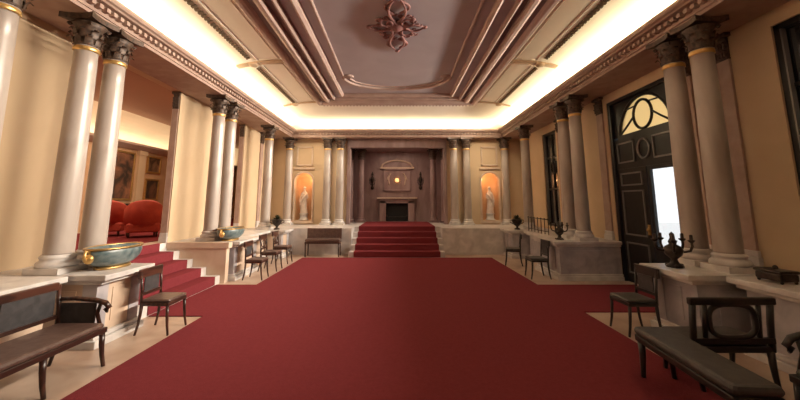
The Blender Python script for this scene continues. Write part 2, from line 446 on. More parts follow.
for x, lb in ((-1.5,'inner mauve marble column left of the fireplace inside the alcove'),(1.5,'inner mauve marble column right of the fireplace inside the alcove'),(1.95,'outer mauve marble column right of the fireplace inside the alcove')):
    dup(dk, (x*1.05, 15.3, FL), 0, lb, scale=(1,1,(4.0-FL)/SH))

# pilasters on the wall faces
def make_pilaster(name, label, m='stone_frieze'):
    t = thing(name, label, 'pilaster')
    MB().box(.003,.07,-.16,.16,0.002,.12).box(.003,.055,-.145,.145,.12,.2).build('base', 'marble_white', t, .008)
    MB().box(.003,.04,-.12,.12,.2,SH-.4).build('shaft', m, t)
    c = MB().box(.003,.05,-.125,.125,SH-.4,SH-.37).box(.003,.10,-.17,.17,SH-.06,SH-.003)
    for zz in (SH-.36, SH-.24):
        for k in range(5): c.box(.03,.075,-.12+k*.05,-.085+k*.05,zz,zz+.1).box(.06,.095,-.12+k*.05,-.085+k*.05,zz+.08,zz+.11)
    c.box(.003,.045,-.12,.12,SH-.37,SH-.06)
    c.build('capital', 'cap', t, .006)
    return t
JW = .75
pp = [(-WX, 5.25, 0, 'wall pilaster behind the closest full column pair on the left'),
      (-WX, 9.3, 0, 'wall pilaster behind the middle column pair on the left'),
      (-WX, 12.6, 0, 'wall pilaster beyond the narrow opening on the left wall'),
      (WX, 5.05, PI, 'shadowed wall pilaster behind the closest full column pair on the right'),
      (WX, 5.75, PI, 'wall pilaster on the near side of the dark door'),
      (WX, 8.3, PI, 'wall pilaster on the far side of the dark door'),
      (WX, 10.45, PI, 'wall pilaster before the tall narrow window on the right'),
      (-5.042, 7.757, -PI/2, 'brown pilaster on the jamb of the wide opening above the red stairs'),
      (-5.042, 11.197, -PI/2, 'brown pilaster on the jamb of the narrow opening on the left')]
p0 = make_pilaster('pilaster', pp[0][3]); p0.location = (pp[0][0], pp[0][1], FL)
for x, y, rz, lb in pp[1:]:
    q = dup(p0, (x, y, FL), rz, lb, scale=(.5,.55,1) if x == -5.042 else None)
    if abs(y-5.75) < .01: MB().box(.003,.10,-.18,.18,-FL,0).build('pedestal', 'plinth_stone', q, .008)

# ------------------------------------------------------------------ plinths below the columns
def plinth(label, s, y0, y1, xf, panel=True):
    t = thing('plinth', label, 'plinth', (s*(xf+.3), (y0+y1)/2, 0))
    ox, oy = t.location.x, t.location.y
    def B(m, x0, x1, a, b, z0, z1): m.box(s*x0-ox, s*x1-ox, a-oy, b-oy, z0, z1)
    m = MB(); B(m, xf, WX-.003, y0, y1, .14, FL-.12); m.build('body', 'plinth_stone' if s < 0 else 'marble_grey', t)
    m = MB(); B(m, xf-.09, WX-.003, y0-.05, y1+.05, 0, .09); B(m, xf-.05, WX-.003, y0-.03, y1+.03, .09, .14); m.build('base_moulding', 'marble_white', t, .01)
    m = MB(); B(m, xf-.08, WX-.003, y0-.04, y1+.04, FL-.12, FL-.07); B(m, xf-.15, WX-.003, y0-.08, y1+.08, FL-.07, FL-.001); m.build('coping', 'marble_white', t, .01)
    if panel:
        for (a, b) in ((y0-.012, y0+.16), (y1-.16, y1+.012)):
            m = MB(); B(m, xf-.012, xf+.16, a, b, .14, FL-.12); m.build('corner_strip', 'marble_grey', t)
        if y1-y0 > .6:
            m = MB(); B(m, xf-.01, xf+.1, y0+.24, y1-.24, .24, FL-.2); m.build('inset_panel', 'marble_grey' if s > 0 else 'plinth_stone', t)
        m = MB(); B(m, xf+.24, min(xf+1.0, WX-.1), y0-.01, y0+.1, .24, FL-.2)
        m.build('inset_panel', 'marble_grey' if s > 0 else 'plinth_stone', t)
    return t
for s, sn in ((-1,'left'),(1,'right')):
    plinth(f'long low stone plinth along the near {sn} wall, behind the settee', s, YN+.12, 4.2, 4.0, False)
    plinth(f'projecting marble plinth under the closest full column pair on the {sn}', s, 4.4, 5.1, 3.6)
    plinth(f'projecting marble plinth under the middle column pair on the {sn}', s, 7.98, 9.2, 3.6)
    plinth(f'recessed stone plinth beyond the middle column pair on the {sn}', s, 9.38, 10.83, 4.0, False)
    plinth(f'projecting marble plinth in the far {sn} corner under a dark urn', s, 11.0, 11.7, 3.55)

# ------------------------------------------------------------------ stairs
t = thing('side_stairs', 'red carpeted stairs rising left into the side room', 'stairs', (-3.75,6.5,0))
st = MB(); rn = MB()
for k in range(5):
    z = FL/5*(k+1); x = -.3*k
    st.box(-1.19, x, 5.22-6.5, 7.72-6.5, FL/5*k, z-.002 if k == 4 else z)
    rn.box(max(x-.31,-1.195), x+.012, 5.55-6.5, 7.5-6.5, z-.003, z+.014)
    rn.box(x, x+.014, 5.55-6.5, 7.5-6.5, FL/5*k+.014, z-.003)
st.build('steps', 'marble_white', t); rn.build('stair_carpet', 'carpet', t)
sd = MB(); sd.box(-1.19,.1,7.725-6.5,7.87-6.5,0,FL-.12).box(-1.19,.15,7.70-6.5,7.88-6.5,FL-.12,FL-.002)
sd.build('side_wall', 'plinth_stone', t)
t = thing('end_stairs', 'dark red carpeted flight up to the alcove at the end of the hall', 'stairs', (0,11.15,0))
st = MB(); rn = MB()
for k in range(5):
    z = FL/5*(k+1); y = .36*k
    st.box(-1.49, 1.49, y, 1.49, FL/5*k, z-.001 if k < 4 else z-.001)
    rn.box(-1.34, 1.34, y-.014, y+.37, z-.002, z+.014)
    rn.box(-1.34, 1.34, y-.015, y, FL/5*k+.016, z-.002)
st.build('steps', 'marble_white', t); rn.build('stair_carpet', 'carpet', t)
tag(MB().box(-1.34,1.34,12.98,15.7,FL+.001,FL+.014).build('alcove_carpet', 'carpet'), 'dark red carpet on the raised alcove floor before the fireplace', 'carpet')

# ------------------------------------------------------------------ fireplace and wall furniture of the alcove
F0 = AB-.002
t = thing('fireplace', 'marble fireplace with black opening in the centre of the alcove', 'fireplace', (0,F0,FL))
MB().box(-.78,-.5,-.22,0,0,.92).box(.5,.78,-.22,0,0,.92).box(-.78,.78,-.22,0,.80,1.0).build('surround', 'marble_dark', t, .01)
MB().box(-.9,.9,-.3,0,1.0,1.06).build('mantel_shelf', 'plinth_stone', t, .01)
MB().box(-.5,.5,-.03,-.005,0,.80).build('firebox', 'black', t)  # flat black sheet fills the fireplace opening
MB().tube([(-.46,-.12,.02),(-.46,-.12,.2),(.46,-.12,.2),(.46,-.12,.02)], .015).ball((-.46,-.12,.25),.04).ball((.46,-.12,.25),.04).build('fender', 'bronze', t)
MB().box(-.47,-.40,-.235,-.22,.1,.8).box(.64,.71,-.235,-.22,.1,.8).box(-.71,-.64,-.235,-.22,.1,.8).box(.40,.47,-.235,-.22,.1,.8).build('inset_strips', 'marble_grey', t) if False else None
t = thing('overmantel_panel', 'carved mauve marble overmantel with arched pediment above the fireplace', 'wall panel', (0,F0,FL+1.35))
m = MB()
for (x0,x1,z0,z1) in ((-.62,.62,0,.07),(-.62,.62,.95,1.02),(-.62,-.55,0,1.02),(.55,.62,0,1.02)): m.box(x0,x1,-.09,0,z0,z1)
m.build('frame', 'marble_dark', t, .01)
MB().box(-.55,.55,-.03,0,.07,.95).build('field', 'marble_dark', t)
m = MB(); m.tube([(.72*math.cos(a),-.06,1.08+.32*math.sin(a)) for a in [PI*k/16 for k in range(17)]], .045, 6).box(-.78,.78,-.12,0,1.02,1.09)
m.build('pediment', 'plinth_stone', t)
for s in (-1, 1): MB().tube([(s*(.35+.1*math.cos(b)*(1-b/9)),-.04,.5+.32*math.sin(b/2)) for b in [k*.6 for k in range(14)]], .03, 6).build('scroll', 'plinth_stone', t)
t = thing('wall_lamp', 'small glowing golden lamp in the middle of the overmantel', 'lamp', (0,F0-.14,2.68))
MB().lathe([(.001,-.09),(.06,-.08),(.085,-.03),(.085,.04),(.05,.085),(.001,.09)], seg=16).build('globe', 'lamp', t)
m = MB()
for k in range(12):
    a = 2*PI*k/12; m.tube([(.09*math.cos(a),0.04,.09*math.sin(a)),(.2*math.cos(a),.04,.2*math.sin(a))], [.014,.003], 5)
m.build('gilt_rays', 'gold', t)
MB().tube([(0,.06,0),(0,.115,0)], .03).build('mount', 'gold', t)
def sconce(label, x):
    t = thing('wall_sconce', label, 'sconce', (x, F0, 2.25))
    MB().lathe([(.001,0),(.05,.02),(.08,.08),(.05,.16),(.03,.3),(.06,.38),(.09,.48),(.06,.56),(.03,.62),(.05,.7),(.02,.8),(.001,.84)], (0,-.06,0), 12, 1, .6).build('backplate', 'bronze', t)
    for s in (-1, 1):
        m = MB(); m.tube([(0,-.08,.28),(s*.06,-.16,.22),(s*.12,-.18,.3),(s*.12,-.18,.42)], .014, 6).lathe([(.03,.42),(.035,.44),(.012,.45),(.012,.54),(.001,.55)], (s*.12,-.18,0), 8)
        m.build('branch', 'bronze', t)
sconce('dark bronze wall sconce left of the overmantel', -1.12); sconce('dark bronze wall sconce right of the overmantel', 1.07)

# ------------------------------------------------------------------ statues in the niches
def statue(label, x, flip=1):
    t = thing('niche_statue', label, 'statue', (x, YB+T+.02, NZ0), group=None)
    MB().lathe([(.19,0),(.19,.03),(.15,.05),(.14,.2),(.17,.24),(.17,.26)], seg=16).build('pedestal', 'marble_white', t)
    P = [(0,0,.26+.50),(0,.01,.26+.62),(0,.0,.26+.78),(0,0,.26+.87),(0,-.01,.26+.97)]
    verts = P+[(.10,0,1.03),(.14,-.03,.87),(.08,-.11,.80),(.02,-.13,.86),(-.10,0,1.03),(-.15,.0,.86),(-.16,-.04,.74),(-.155,-.07,.68),
         (.055,0,.74),(.06,-.035,.52),(.065,.0,.30),(.07,-.06,.28),(-.055,0,.74),(-.05,0,.5),(-.05,.02,.30),(-.06,-.05,.28)]
    rad = [.085,.07,.085,.035,.058]+[.042,.032,.026,.022,.042,.034,.026,.022,.062,.045,.03,.022,.062,.045,.03,.022]
    ed = [(0,1),(1,2),(2,3),(3,4),(2,5),(5,6),(6,7),(7,8),(2,9),(9,10),(10,11),(11,12),(0,13),(13,14),(14,15),(15,16),(0,17),(17,18),(18,19),(19,20)]
    me = bpy.data.meshes.new('body'); me.from_pydata([(p[0]*flip,p[1],p[2]) for p in verts], ed, []); me.update()
    o = bpy.data.objects.new('body', me); C.objects.link(o); o.parent = t; me.materials.append(M['statue'])
    sk = o.modifiers.new('skin', 'SKIN'); sk.use_smooth_shade = True
    for i, r in enumerate(rad): me.skin_vertices[0].data[i].radius = (r, r*.85)
    me.skin_vertices[0].data[0].use_root = True
    o.modifiers.new('sub', 'SUBSURF').levels = 2
    m = MB()
    m.lathe([(.15,.27),(.13,.42),(.115,.6),(.11,.72),(.10,.84),(.105,.92),(.07,.96)], (0,0,0), 28, 1, .8, cap=False, wob=lambda a, z: 1+.07*math.sin(7*a+z*9)*(1.1-z))
    m.tube([(.1*flip,-.02,1.04),(.03*flip,-.10,.92),(-.07*flip,-.11,.78),(-.13*flip,-.05,.62),(-.12*flip,.0,.4)], [.03,.04,.045,.04,.02], 8)
    m.build('drapery', 'statue', t)
    MB().ball((0,.005,1.255),.056,1,1,1.0).ball((0,.05,1.25),.03).build('hair', 'statue', t)
statue('pale draped marble figure in the lit niche left of the alcove', -NC, 1)
statue('pale draped marble figure in the lit niche right of the alcove', NC, -1)

# ------------------------------------------------------------------ objects standing on the plinths
def planter(label, loc, L=.78, group=None):
    t = thing('oval_jardiniere', label, 'planter', loc)
    sx, sy = .6, 1.0; r = L/2
    body = MB().lathe([(r*.55,.04),(r*.72,.07),(r*.9,.13),(r*.97,.20),(r*.95,.26),(r*.91,.27),(r*.86,.2),(r*.3,.17),(.001,.17)], seg=28, sx=sx, sy=sy)
    body.build('bowl', 'teal', t)
    MB().tube([(r*.97*sx*math.cos(a), r*.97*math.sin(a), .268) for a in [2*PI*k/32 for k in range(32)]], .016, 6, closed=True).build('gilt_rim', 'brass', t)
    MB().lathe([(r*.62,0),(r*.62,.025),(r*.5,.045)], seg=24, sx=sx, sy=sy).build('foot', 'brass', t)
    for s in (-1, 1):
        m = MB(); m.tube([(0, s*r*.93, .23), (0, s*(r+.04), .26), (0, s*(r+.06), .18), (0, s*r*.9, .11)], .018, 6)
        m.ball((0, s*(r-.01), .16), .06, 1, .7, 1)
        m.build('handle', 'gold', t)
    return t
planter('blue-green oval bowl with gilt mounts on the plinth left of the red stairs', (-3.80,4.86,FL), .82)
planter('blue-green oval bowl with gilt mounts on the plinth beyond the red stairs', (-3.8,8.2,FL), .86)

def candelabrum(label, loc, h=.45, n=4, rz=0):
    t = thing('bronze_candelabrum', label, 'candelabrum', loc, rz)
    k = h/.45
    MB().lathe([(.10*k,0),(.10*k,.02*k),(.05*k,.05*k),(.035*k,.1*k),(.09*k,.15*k),(.115*k,.21*k),(.09*k,.26*k),(.04*k,.29*k),(.05*k,.32*k),(.025*k,.37*k),(.03*k,.42*k),(.001,.45*k)], seg=18).build('urn_stem', 'bronze', t)
    for i in range(n):
        m = MB(); c = MB(); a = 2*PI*i/n+.35; ca, sa = math.cos(a), math.sin(a)
        m.tube([(ca*r_*k, sa*r_*k, z*k) for r_, z in ((.05,.24),(.12,.20),(.18,.22),(.205,.28),(.20,.33))], .016*k, 6)
        c.lathe([(.016*k,.32*k),(.04*k,.345*k),(.042*k,.355*k),(.02*k,.36*k),(.018*k,.42*k),(.001,.425*k)], (ca*.20*k, sa*.20*k, 0), 10)
        c.build('candle_cup', 'bronze', m.build('arm', 'bronze', t))
    for i in range(3):
        a = 2*PI*i/3; f = MB(); f.ball((.09*k*math.cos(a), .09*k*math.sin(a), .018*k), .024*k); f.build('foot', 'bronze', t)
    return t
candelabrum('dark bronze candelabrum in front of the bright doorway, on the near right plinth', (3.72,4.86,FL+.002), .46, 5)
candelabrum('dark bronze candelabrum on the right plinth by the middle columns', (3.76,8.3,FL+.001), .42, 4, .4)

def urn(label, loc):
    t = thing('bronze_urn', label, 'urn', loc)
    MB().lathe([(.09,0),(.09,.03),(.035,.06),(.035,.09),(.12,.17),(.155,.25),(.16,.30),(.17,.31),(.15,.32),(.1,.3)], seg=20).build('vessel', 'bronze', t)
    for s in (-1, 1): MB().tube([(s*.15,0,.28),(s*.21,0,.30),(s*.22,0,.23),(s*.13,0,.18)], .012, 6).build('handle', 'bronze', t)
    f = MB()
    for i in range(70):
        a = random.uniform(0, 2*PI); e = random.uniform(.1, 1.4); L = random.uniform(.10,.19)
        d = Vector((math.cos(a)*math.cos(e), math.sin(a)*math.cos(e), math.sin(e)))
        p = Vector((0,0,.3)); q = p+d*L; w = d.cross(Vector((0,0,1))).normalized()*.022
        f.add([p, p.lerp(q,.6)+w, q, p.lerp(q,.6)-w, p.lerp(q,.6)+Vector((0,0,.012))], [(0,1,4),(1,2,4),(2,3,4),(3,0,4)])
    f.build('foliage', 'foliage', t)
urn('dark leafy urn on the plinth in the far left corner', (-3.8,11.3,FL))
urn('dark leafy urn on the plinth in the far right corner', (3.8,11.3,FL))

t = thing('bronze_casket', 'low dark bronze casket on the plinth at the right edge', 'casket', (4.12,3.96,FL+.001), scale=(.75,.7,.8))
MB().rbox(-.13,.13,-.2,.2,.03,.13,.02).build('box', 'bronze', t)
MB().rbox(-.145,.145,-.215,.215,.13,.17,.02).ball((0,0,.19),.035).build('lid', 'bronze', t)
for sx in (-1,1):
    for sy in (-1,1): MB().ball((sx*.1,sy*.17,.021),.022).build('foot', 'bronze', t)

t = thing('metal_railing', 'thin dark metal railing on the right plinth before the corner urn', 'railing', (3.98,10.1,FL))
MB().tube([(0,-.72,.40),(0,.72,.40)], .014, 6).build('rail', 'bronze', t); MB().tube([(0,-.72,.08),(0,.72,.08)], .010, 6).build('rail', 'bronze', t)
for k in range(7):
    y = -.7+k*1.4/6
    MB().tube([(0,y,0),(0,y,.4)], .012, 6).ball((0,y,.41),.022).build('post', 'bronze', t)

# ------------------------------------------------------------------ seats.  Local frame: faces +x, width along y
def sabre(mb, x, y, top, dx, dy, r=.022):
    mb.tube([(x,y,top),(x+dx*.15,y+dy*.15,top*.66),(x+dx*.45,y+dy*.45,top*.33),(x+dx,y+dy,0.001)], [r*1.1,r,r*.85,r*.7], 6)
    return mb
def make_chair(name, label, wood='wood', seat='leather_brown', oval=False):
    t = thing(name, label, 'chair'); W = .22
    MB().box(-.2,.2,-W,W,.385,.43).build('seat_rail', wood, t, .008)
    MB().rbox(-.19,.205,-W+.01,W-.01,.43,.475,.02).build('seat', seat, t)
    for sx, dx in ((-.185,-.05),(.18,.045)):
        for sy in (-1,1): sabre(MB(), sx, sy*(W-.02), .39, dx, sy*.01).build('leg', wood, t)
    b = MB()
    for sy in (-1,1): b.tube([(-.19,sy*(W-.015),.40),(-.20,sy*(W-.015),.6),(-.225,sy*(W-.01),.86)], [.02,.018,.016], 6)
    def xb(z): return -.19-.035*max(0,(z-.42))/.44
    b.rbox(-.25,-.21,-W-.02,W+.02,.75,.88,.015)
    b.box(xb(.52)-.012, xb(.52)+.012, -W+.02, W-.02, .52, .56)
    b.build('back_frame', wood, t)
    if oval:
        m = MB(); m.tube([(-.208, .13*math.cos(a), .655+.09*math.sin(a)) for a in [2*PI*k/20 for k in range(20)]], .013, 6, closed=True)
        m.box(-.214,-.2,-.02,.02,.56,.76)
        m.build('back_splat', wood, t)
    else:
        MB().box(-.215,-.2,-.15,.15,.56,.76).build('back_splat', 'back_dark', t)
    return t
def settee(name, label, loc, rz, L=1.9, n=3, wood='wood', seat='leather_brown', panel='back_dark'):
    t = thing(name, label, 'settee', loc, rz); H = L/2
    MB().box(-.26,.26,-H,H,.34,.40).build('seat_frame', wood, t, .01)
    MB().rbox(-.24,.265,-H+.05,H-.05,.40,.46,.025).build('seat', seat, t)
    for k in range(n+1):
        y = -H+.04+(L-.08)*k/n
        sabre(MB(), .235, y, .35, .05, 0, .026).build('leg', wood, t)
        sabre(MB(), -.235, y, .35, -.05, 0, .024).build('leg', wood, t)
    for k in range(n+1):
        y = -H+.04+(L-.08)*k/n
        MB().tube([(-.25,y,.38),(-.26,y,.6),(-.29,y,.86)], [.024,.022,.02], 6).build('back_post', wood, t)
    w = (L-.08)/n
    for k in range(n):
        y0 = -H+.04+w*k; y1 = y0+w
        MB().rbox(-.31,-.27,y0+.01,y1-.01,.80,.89,.02).box(-.275,-.25,y0+.02,y1-.02,.50,.54).build('back_rail', wood, t)
        MB().box(-.278,-.264,y0+.05,y1-.05,.54,.81).build('back_panel', panel, t)
    for s in (-1, 1):
        a = MB(); y = s*(H-.03)
        a.tube([(-.28,y,.70),(-.1,y,.71),(.12,y,.69),(.23,y,.66),(.275,y,.61),(.25,y,.575),(.225,y,.6)], [.022,.024,.026,.028,.026,.022,.018], 8)
        a.tube([(.18,y,.67),(.15,y,.55),(.2,y,.40)], .02, 6)
        a.build('armrest', wood, t)
        MB().box(-.24,.13,y-.008,y+.008,.41,.66).build('arm_panel', panel, t)
    return t
settee('mahogany_settee', 'long mahogany settee with brown seat at the lower left edge', (-3.36,3.02,0), 0, 1.95).scale = (1,1,.95)
c0 = make_chair('side_chair', 'single dark chair beside the bottom of the red side stairs')
c0.location = (-3.16,5.0,.0); c0.scale = (.93,.93,.93)
dup(c0, (-3.17,8.2,0), 0, 'dark chair on the left in front of the middle plinth, nearest of that row')
c1 = make_chair('round_back_chair', 'second chair of the left row, with an open oval back', 'wood', 'leather_brown', True)
c1.location = (-3.2,9.2,0)
dup(c1, (-3.25,10.25,0), 0, 'third chair of the left row, close to the far left urn')
c2 = make_chair('ebony_chair', 'black chair beside the near right plinth, at the red path to the door', 'wood_black', 'leather_green')
c2.location = (3.17,4.95,0); c2.scale = (.95,.95,.95); c2.rotation_euler = (0,0,PI)
dup(c2, (3.2,8.3,0), PI, 'black chair in front of the middle right plinth')
dup(c2, (3.2,9.95,0), PI-.3, 'black chair farthest along the right side, near the corner urn')
# long stool against the platform front on the left
t = thing('padded_banquette', 'brown padded banquette against the raised floor left of the end stairs', 'banquette', (-2.35,11.47,0))
MB().box(-.55,.55,-.2,.2,.40,.46).build('seat_frame', 'wood', t, .01)
MB().rbox(-.54,.54,-.2,.18,.46,.55,.03).build('seat', 'leather_brown', t)
MB().rbox(-.56,.56,.14,.2,.52,.86,.025).build('backrest', 'leather_brown', t)
for sx in (-1,1):
    for sy in (-.17,.17): MB().tube([(sx*.52,sy,.41),(sx*.52,sy,0)], [.028,.018], 8).build('leg', 'wood', t)
# long bench lower right
t = thing('upholstered_bench', 'long backless bench with dark grey seat at the lower right', 'bench', (2.49,3.15,.016), -.09)
MB().box(-.165,.165,-.58,.58,.32,.38).build('seat_frame', 'wood_black', t, .01)
MB().rbox(-.17,.17,-.59,.59,.38,.455,.03).build('seat', 'seat_grey', t)
for sy in (-.53,.53):
    for sx in (-1,1): MB().tube([(sx*.13,sy,.33),(sx*.13,sy,.2),(sx*.14,sy,0)], [.034,.028,.02], 8).build('leg', 'wood_black', t)
t = thing('open_back_chair', 'wide low black chair with open oval back, behind the grey bench', 'chair', (3.10,3.66,.016), PI/2, scale=(1,1,.95))
MB().box(-.22,.22,-.38,.38,.33,.385).build('seat_rail', 'wood_black', t, .01)
MB().rbox(-.18,.22,-.36,.36,.385,.43,.025).build('seat', 'seat_grey', t)
for sx, dx in ((-.2,-.03),(.19,.03)):
    for sy in (-1,1): sabre(MB(), sx, sy*.34, .34, dx, 0, .028).build('leg', 'wood_black', t)
for sy in (-1,1):
    MB().tube([(-.2,sy*.36,.34),(-.215,sy*.36,.6),(-.24,sy*.36,.83)], .028, 6).build('back_post', 'wood_black', t)
    MB().tube([(-.21,sy*.25,.45),(-.235,sy*.25,.80)], .022, 6).build('back_bar', 'wood_black', t)
MB().rbox(-.265,-.215,-.40,.40,.78,.85,.02).build('top_rail', 'wood_black', t)
MB().box(-.235,-.2,-.37,.37,.42,.47).build('lower_rail', 'wood_black', t)
MB().tube([(-.225,.215*math.copysign(abs(math.cos(a))**.7, math.cos(a)), .628+.155*math.copysign(abs(math.sin(a))**.7, math.sin(a))) for a in [2*PI*k/28 for k in range(28)]], .026, 6, closed=True).build('oval_back_ring', 'wood_black', t)
settee('ebony_settee', 'black settee at the right edge, below the bronze casket', (3.26,2.06,0), PI, 1.7, 3, 'wood_black', 'leather_green')

# ------------------------------------------------------------------ doorway on the right
X = WX+.02
d = MB().box(X,X+.2,6.0,6.1,0,4.0).box(X,X+.2,7.95,8.05,0,4.0).box(X,X+.2,6.1,7.95,3.93,4.0)
door = struct('door_1', d, 'door_dark')
Yc, R = 7.02, .76; ZS = 3.14
# tympanum with half-round fanlight
m = MB(); n = 20
pts = [(Yc-R*math.cos(PI*i/n), ZS+R*math.sin(PI*i/n)) for i in range(n+1)]
for i in range(n):
    p, q = pts[i], pts[i+1]
    m.add([(X+.06,p[0],p[1]),(X+.06,q[0],q[1]),(X+.06,q[0],3.95),(X+.06,p[0],3.95),(X+.14,p[0],p[1]),(X+.14,q[0],q[1]),(X+.14,q[0],3.95),(X+.14,p[0],3.95)], [(0,1,2,3),(4,5,6,7),(0,1,5,4)])
m.box(X+.06,X+.14,6.08,Yc-R,ZS,3.95).box(X+.06,X+.14,Yc+R,7.97,ZS,3.95)
m.build('tympanum', 'door_dark', door)
fan = MB()
fan.tube([(X+.08,p[0],p[1]) for p in pts], .035, 6)
fan.tube([(X+.08,Yc+.27*math.cos(a),ZS+.36+.30*math.sin(a)) for a in [2*PI*k/24 for k in range(24)]], .03, 6, closed=True)
for s in (-1,1):
    fan.tube([(X+.08,Yc+s*.27,ZS+.36),(X+.08,Yc+s*.5,ZS+.2),(X+.08,Yc+s*.74,ZS+.05)], .022, 6)
    fan.tube([(X+.08,Yc+s*.2,ZS+.58),(X+.08,Yc+s*.5,ZS+.56)], .018, 6)
fan.box(X+.04,X+.15,Yc-R-.04,Yc+R+.04,ZS-.05,ZS+.03)
fan = fan.build('fanlight', 'door_dark', door)
MB().prism([(p[0],p[1]) for p in pts], X+.10, X+.106, 'x').build('pane', 'amber_glass', fan)
tm = MB().box(X+.04,X+.16,6.1,7.95,2.42,ZS-.05).build('transom', 'door_dark', door)
def frame_rect(m, y0, y1, z0, z1, x=X+.035, w=.03):
    m.box(x-.02,x+.01,y0,y1,z0,z0+w).box(x-.02,x+.01,y0,y1,z1-w,z1).box(x-.02,x+.01,y0,y0+w,z0,z1).box(x-.02,x+.01,y1-w,y1,z0,z1)
m = MB(); frame_rect(m, 6.2, 6.75, 2.55, 3.0); frame_rect(m, 7.3, 7.85, 2.55, 3.0)
m.tube([(X+.03,7.02+.17*math.cos(a),2.78+.2*math.sin(a)) for a in [2*PI*k/20 for k in range(20)]], .025, 6, closed=True)
m.build('transom_mouldings', 'door_trim', tm)
# far leaf, solid with panels; near leaf glazed to the daylight
lf = MB().box(X+.05,X+.11,7.04,7.93,.01,2.42).build('door_leaf', 'door_dark', door)
m = MB(); frame_rect(m, 7.15,7.83,.2,.85, X+.045); frame_rect(m, 7.15,7.83,1.0,1.95, X+.045); frame_rect(m, 7.15,7.83,2.05,2.33, X+.045)
m.build('leaf_mouldings', 'door_trim', lf)
MB().ball((X+.02,7.10,1.15),.035).box(X+.03,X+.05,7.07,7.13,1.05,1.25).build('door_handle', 'gold', lf)
lf = MB().box(X+.05,X+.11,6.1,6.18,.01,2.42).box(X+.05,X+.11,6.93,7.01,.01,2.42).box(X+.05,X+.11,6.18,6.93,.01,.85).box(X+.05,X+.11,6.18,6.93,2.34,2.42).build('door_leaf', 'door_dark', door)
MB().box(X+.075,X+.083,6.18,6.93,.85,2.34).build('pane', 'glass', lf)
struct('ground', MB().box(5.2,30,-10,30,-.12,-.02), 'ground')

def window(n, y0, y1, z0, z1, side=1):
    x = side*(WX+.03)
    m = MB(); w = .07
    def B(mm, a, b, c, d_, dx0=0, dx1=.16): mm.box(x+side*dx0, x+side*dx1, a, b, c, d_)
    B(m, y0, y0+w, z0, z1); B(m, y1-w, y1, z0, z1); B(m, y0, y1, z0, z0+w); B(m, y0, y1, z1-w, z1)
    o = struct('window_%d' % n, m, 'door_dark')
    g = MB(); B(g, y0+w, y1-w, z0+w, z1-w, .09, .1); g.build('pane', 'mirror', o)
    b = MB(); 
    for zz in (z0+(z1-z0)*.38, z0+(z1-z0)*.72): B(b, y0+w, y1-w, zz, zz+.05, .05, .12)
    B(b, (y0+y1)/2-.02, (y0+y1)/2+.02, z0+w, z1-w, .05, .12)
    b.tube([(x+side*.07, (y0+y1)/2+.2*math.cos(a), z0+(z1-z0)*.62+.2*math.sin(a)) for a in [2*PI*k/16 for k in range(16)]], .02, 6, closed=True)
    b.build('glazing_bars', 'door_dark', o)
    l = MB(); B(l, y0+w, y0+w+.02, z0+w, z1-w, .0, .06); B(l, y1-w-.02, y1-w, z0+w, z1-w, .0, .06); l.build('inner_bead', 'door_trim', o)
window(1, 3.0, 4.35, .95, 4.0); window(2, 10.75, 11.75, .95, 3.95)

# ------------------------------------------------------------------ side room seen through the left openings
SX0 = -9.2
struct('floor_side_room', MB().box(SX0,-4.952,3,20.3,FL-.1,FL-.0005), 'floor_stone')
tag(MB().box(SX0+.5,-5.35,3.3,20,FL,FL+.012).build('side_room_carpet', 'carpet'), 'red carpet on the side room floor beyond the left openings', 'carpet')
struct('wall_side_room', MB().box(SX0-.2,SX0,3,20.3,FL-.1,5.2).box(SX0,-5.2,20.1,20.3,FL-.1,5.2).box(SX0,-5.2,2.8,3,FL-.1,5.2).box(-5.2,-4.9,YB+.12,20.1,FL-.1,5.2), 'tan_wall')
struct('ceiling_side_room', MB().box(SX0,-5.2,3,20.3,4.48,4.6), 'tan_ceiling')
ck = [(SX0+.002,3.68),(SX0+.02,3.68)]+[(SX0+.02+.8*(1-math.cos(PI/2*k/8)),3.72+.76*math.sin(PI/2*k/8)) for k in range(0,9)]+[(SX0+.002,4.49)]
struct('trim_12', MB().prism(ck, 3, 20.1, 'y'), 'cove')
struct('trim_13', MB().prism([(SX0,3.5),(SX0+.1,3.5),(SX0+.33,3.62),(SX0+.33,3.69),(SX0+.3,3.69),(SX0+.3,3.66),(SX0,3.66)], 3, 20.1, 'y'), 'cornice')
def painting(label, y, z, w, h, cm):
    t = thing('framed_painting', label, 'painting', (SX0, y, z)); f = .07
    m = MB()
    for (a, b, c, d_) in ((-w/2,w/2,0,f),(-w/2,w/2,h-f,h),(-w/2,-w/2+f,f,h-f),(w/2-f,w/2,f,h-f)): m.box(.001,.06,a,b,c,d_)
    m.build('frame', 'gold', t, .012)
    MB().box(.001,.03,-w/2+f,w/2-f,f,h-f).build('canvas', cm, t)
painting('large dark portrait in gilt frame on the side room wall', 11.55, 1.75, 1.25, 1.65, 'canvas_a')
painting('small upper picture in gilt frame right of the large portrait', 13.15, 2.75, .75, .65, 'canvas_b')
painting('small lower picture in gilt frame right of the large portrait', 13.15, 1.75, .75, .8, 'canvas_a')
painting('gilt framed picture glimpsed through the narrow left opening', 19.0, 1.9, 1.2, 1.5, 'canvas_b')
struct('trim_14', MB().box(SX0,SX0+.09,12.3,12.62,FL,3.5).box(SX0,SX0+.12,12.26,12.66,3.35,3.5), 'cream')
t = thing('console_table', 'black console table below the large portrait', 'table', (SX0+.3,11.5,FL+.012))
MB().box(-.26,.26,-.65,.65,.74,.80).build('tabletop', 'wood_black', t, .01)
MB().box(-.22,.22,-.6,.6,.62,.74).build('apron', 'wood_black', t)
for sx in (-1,1):
    for sy in (-1,1): MB().tube([(sx*.2,sy*.56,.64),(sx*.19,sy*.56,.3),(sx*.21,sy*.56,.012)], [.035,.022,.03], 8).build('leg', 'wood_black', t)
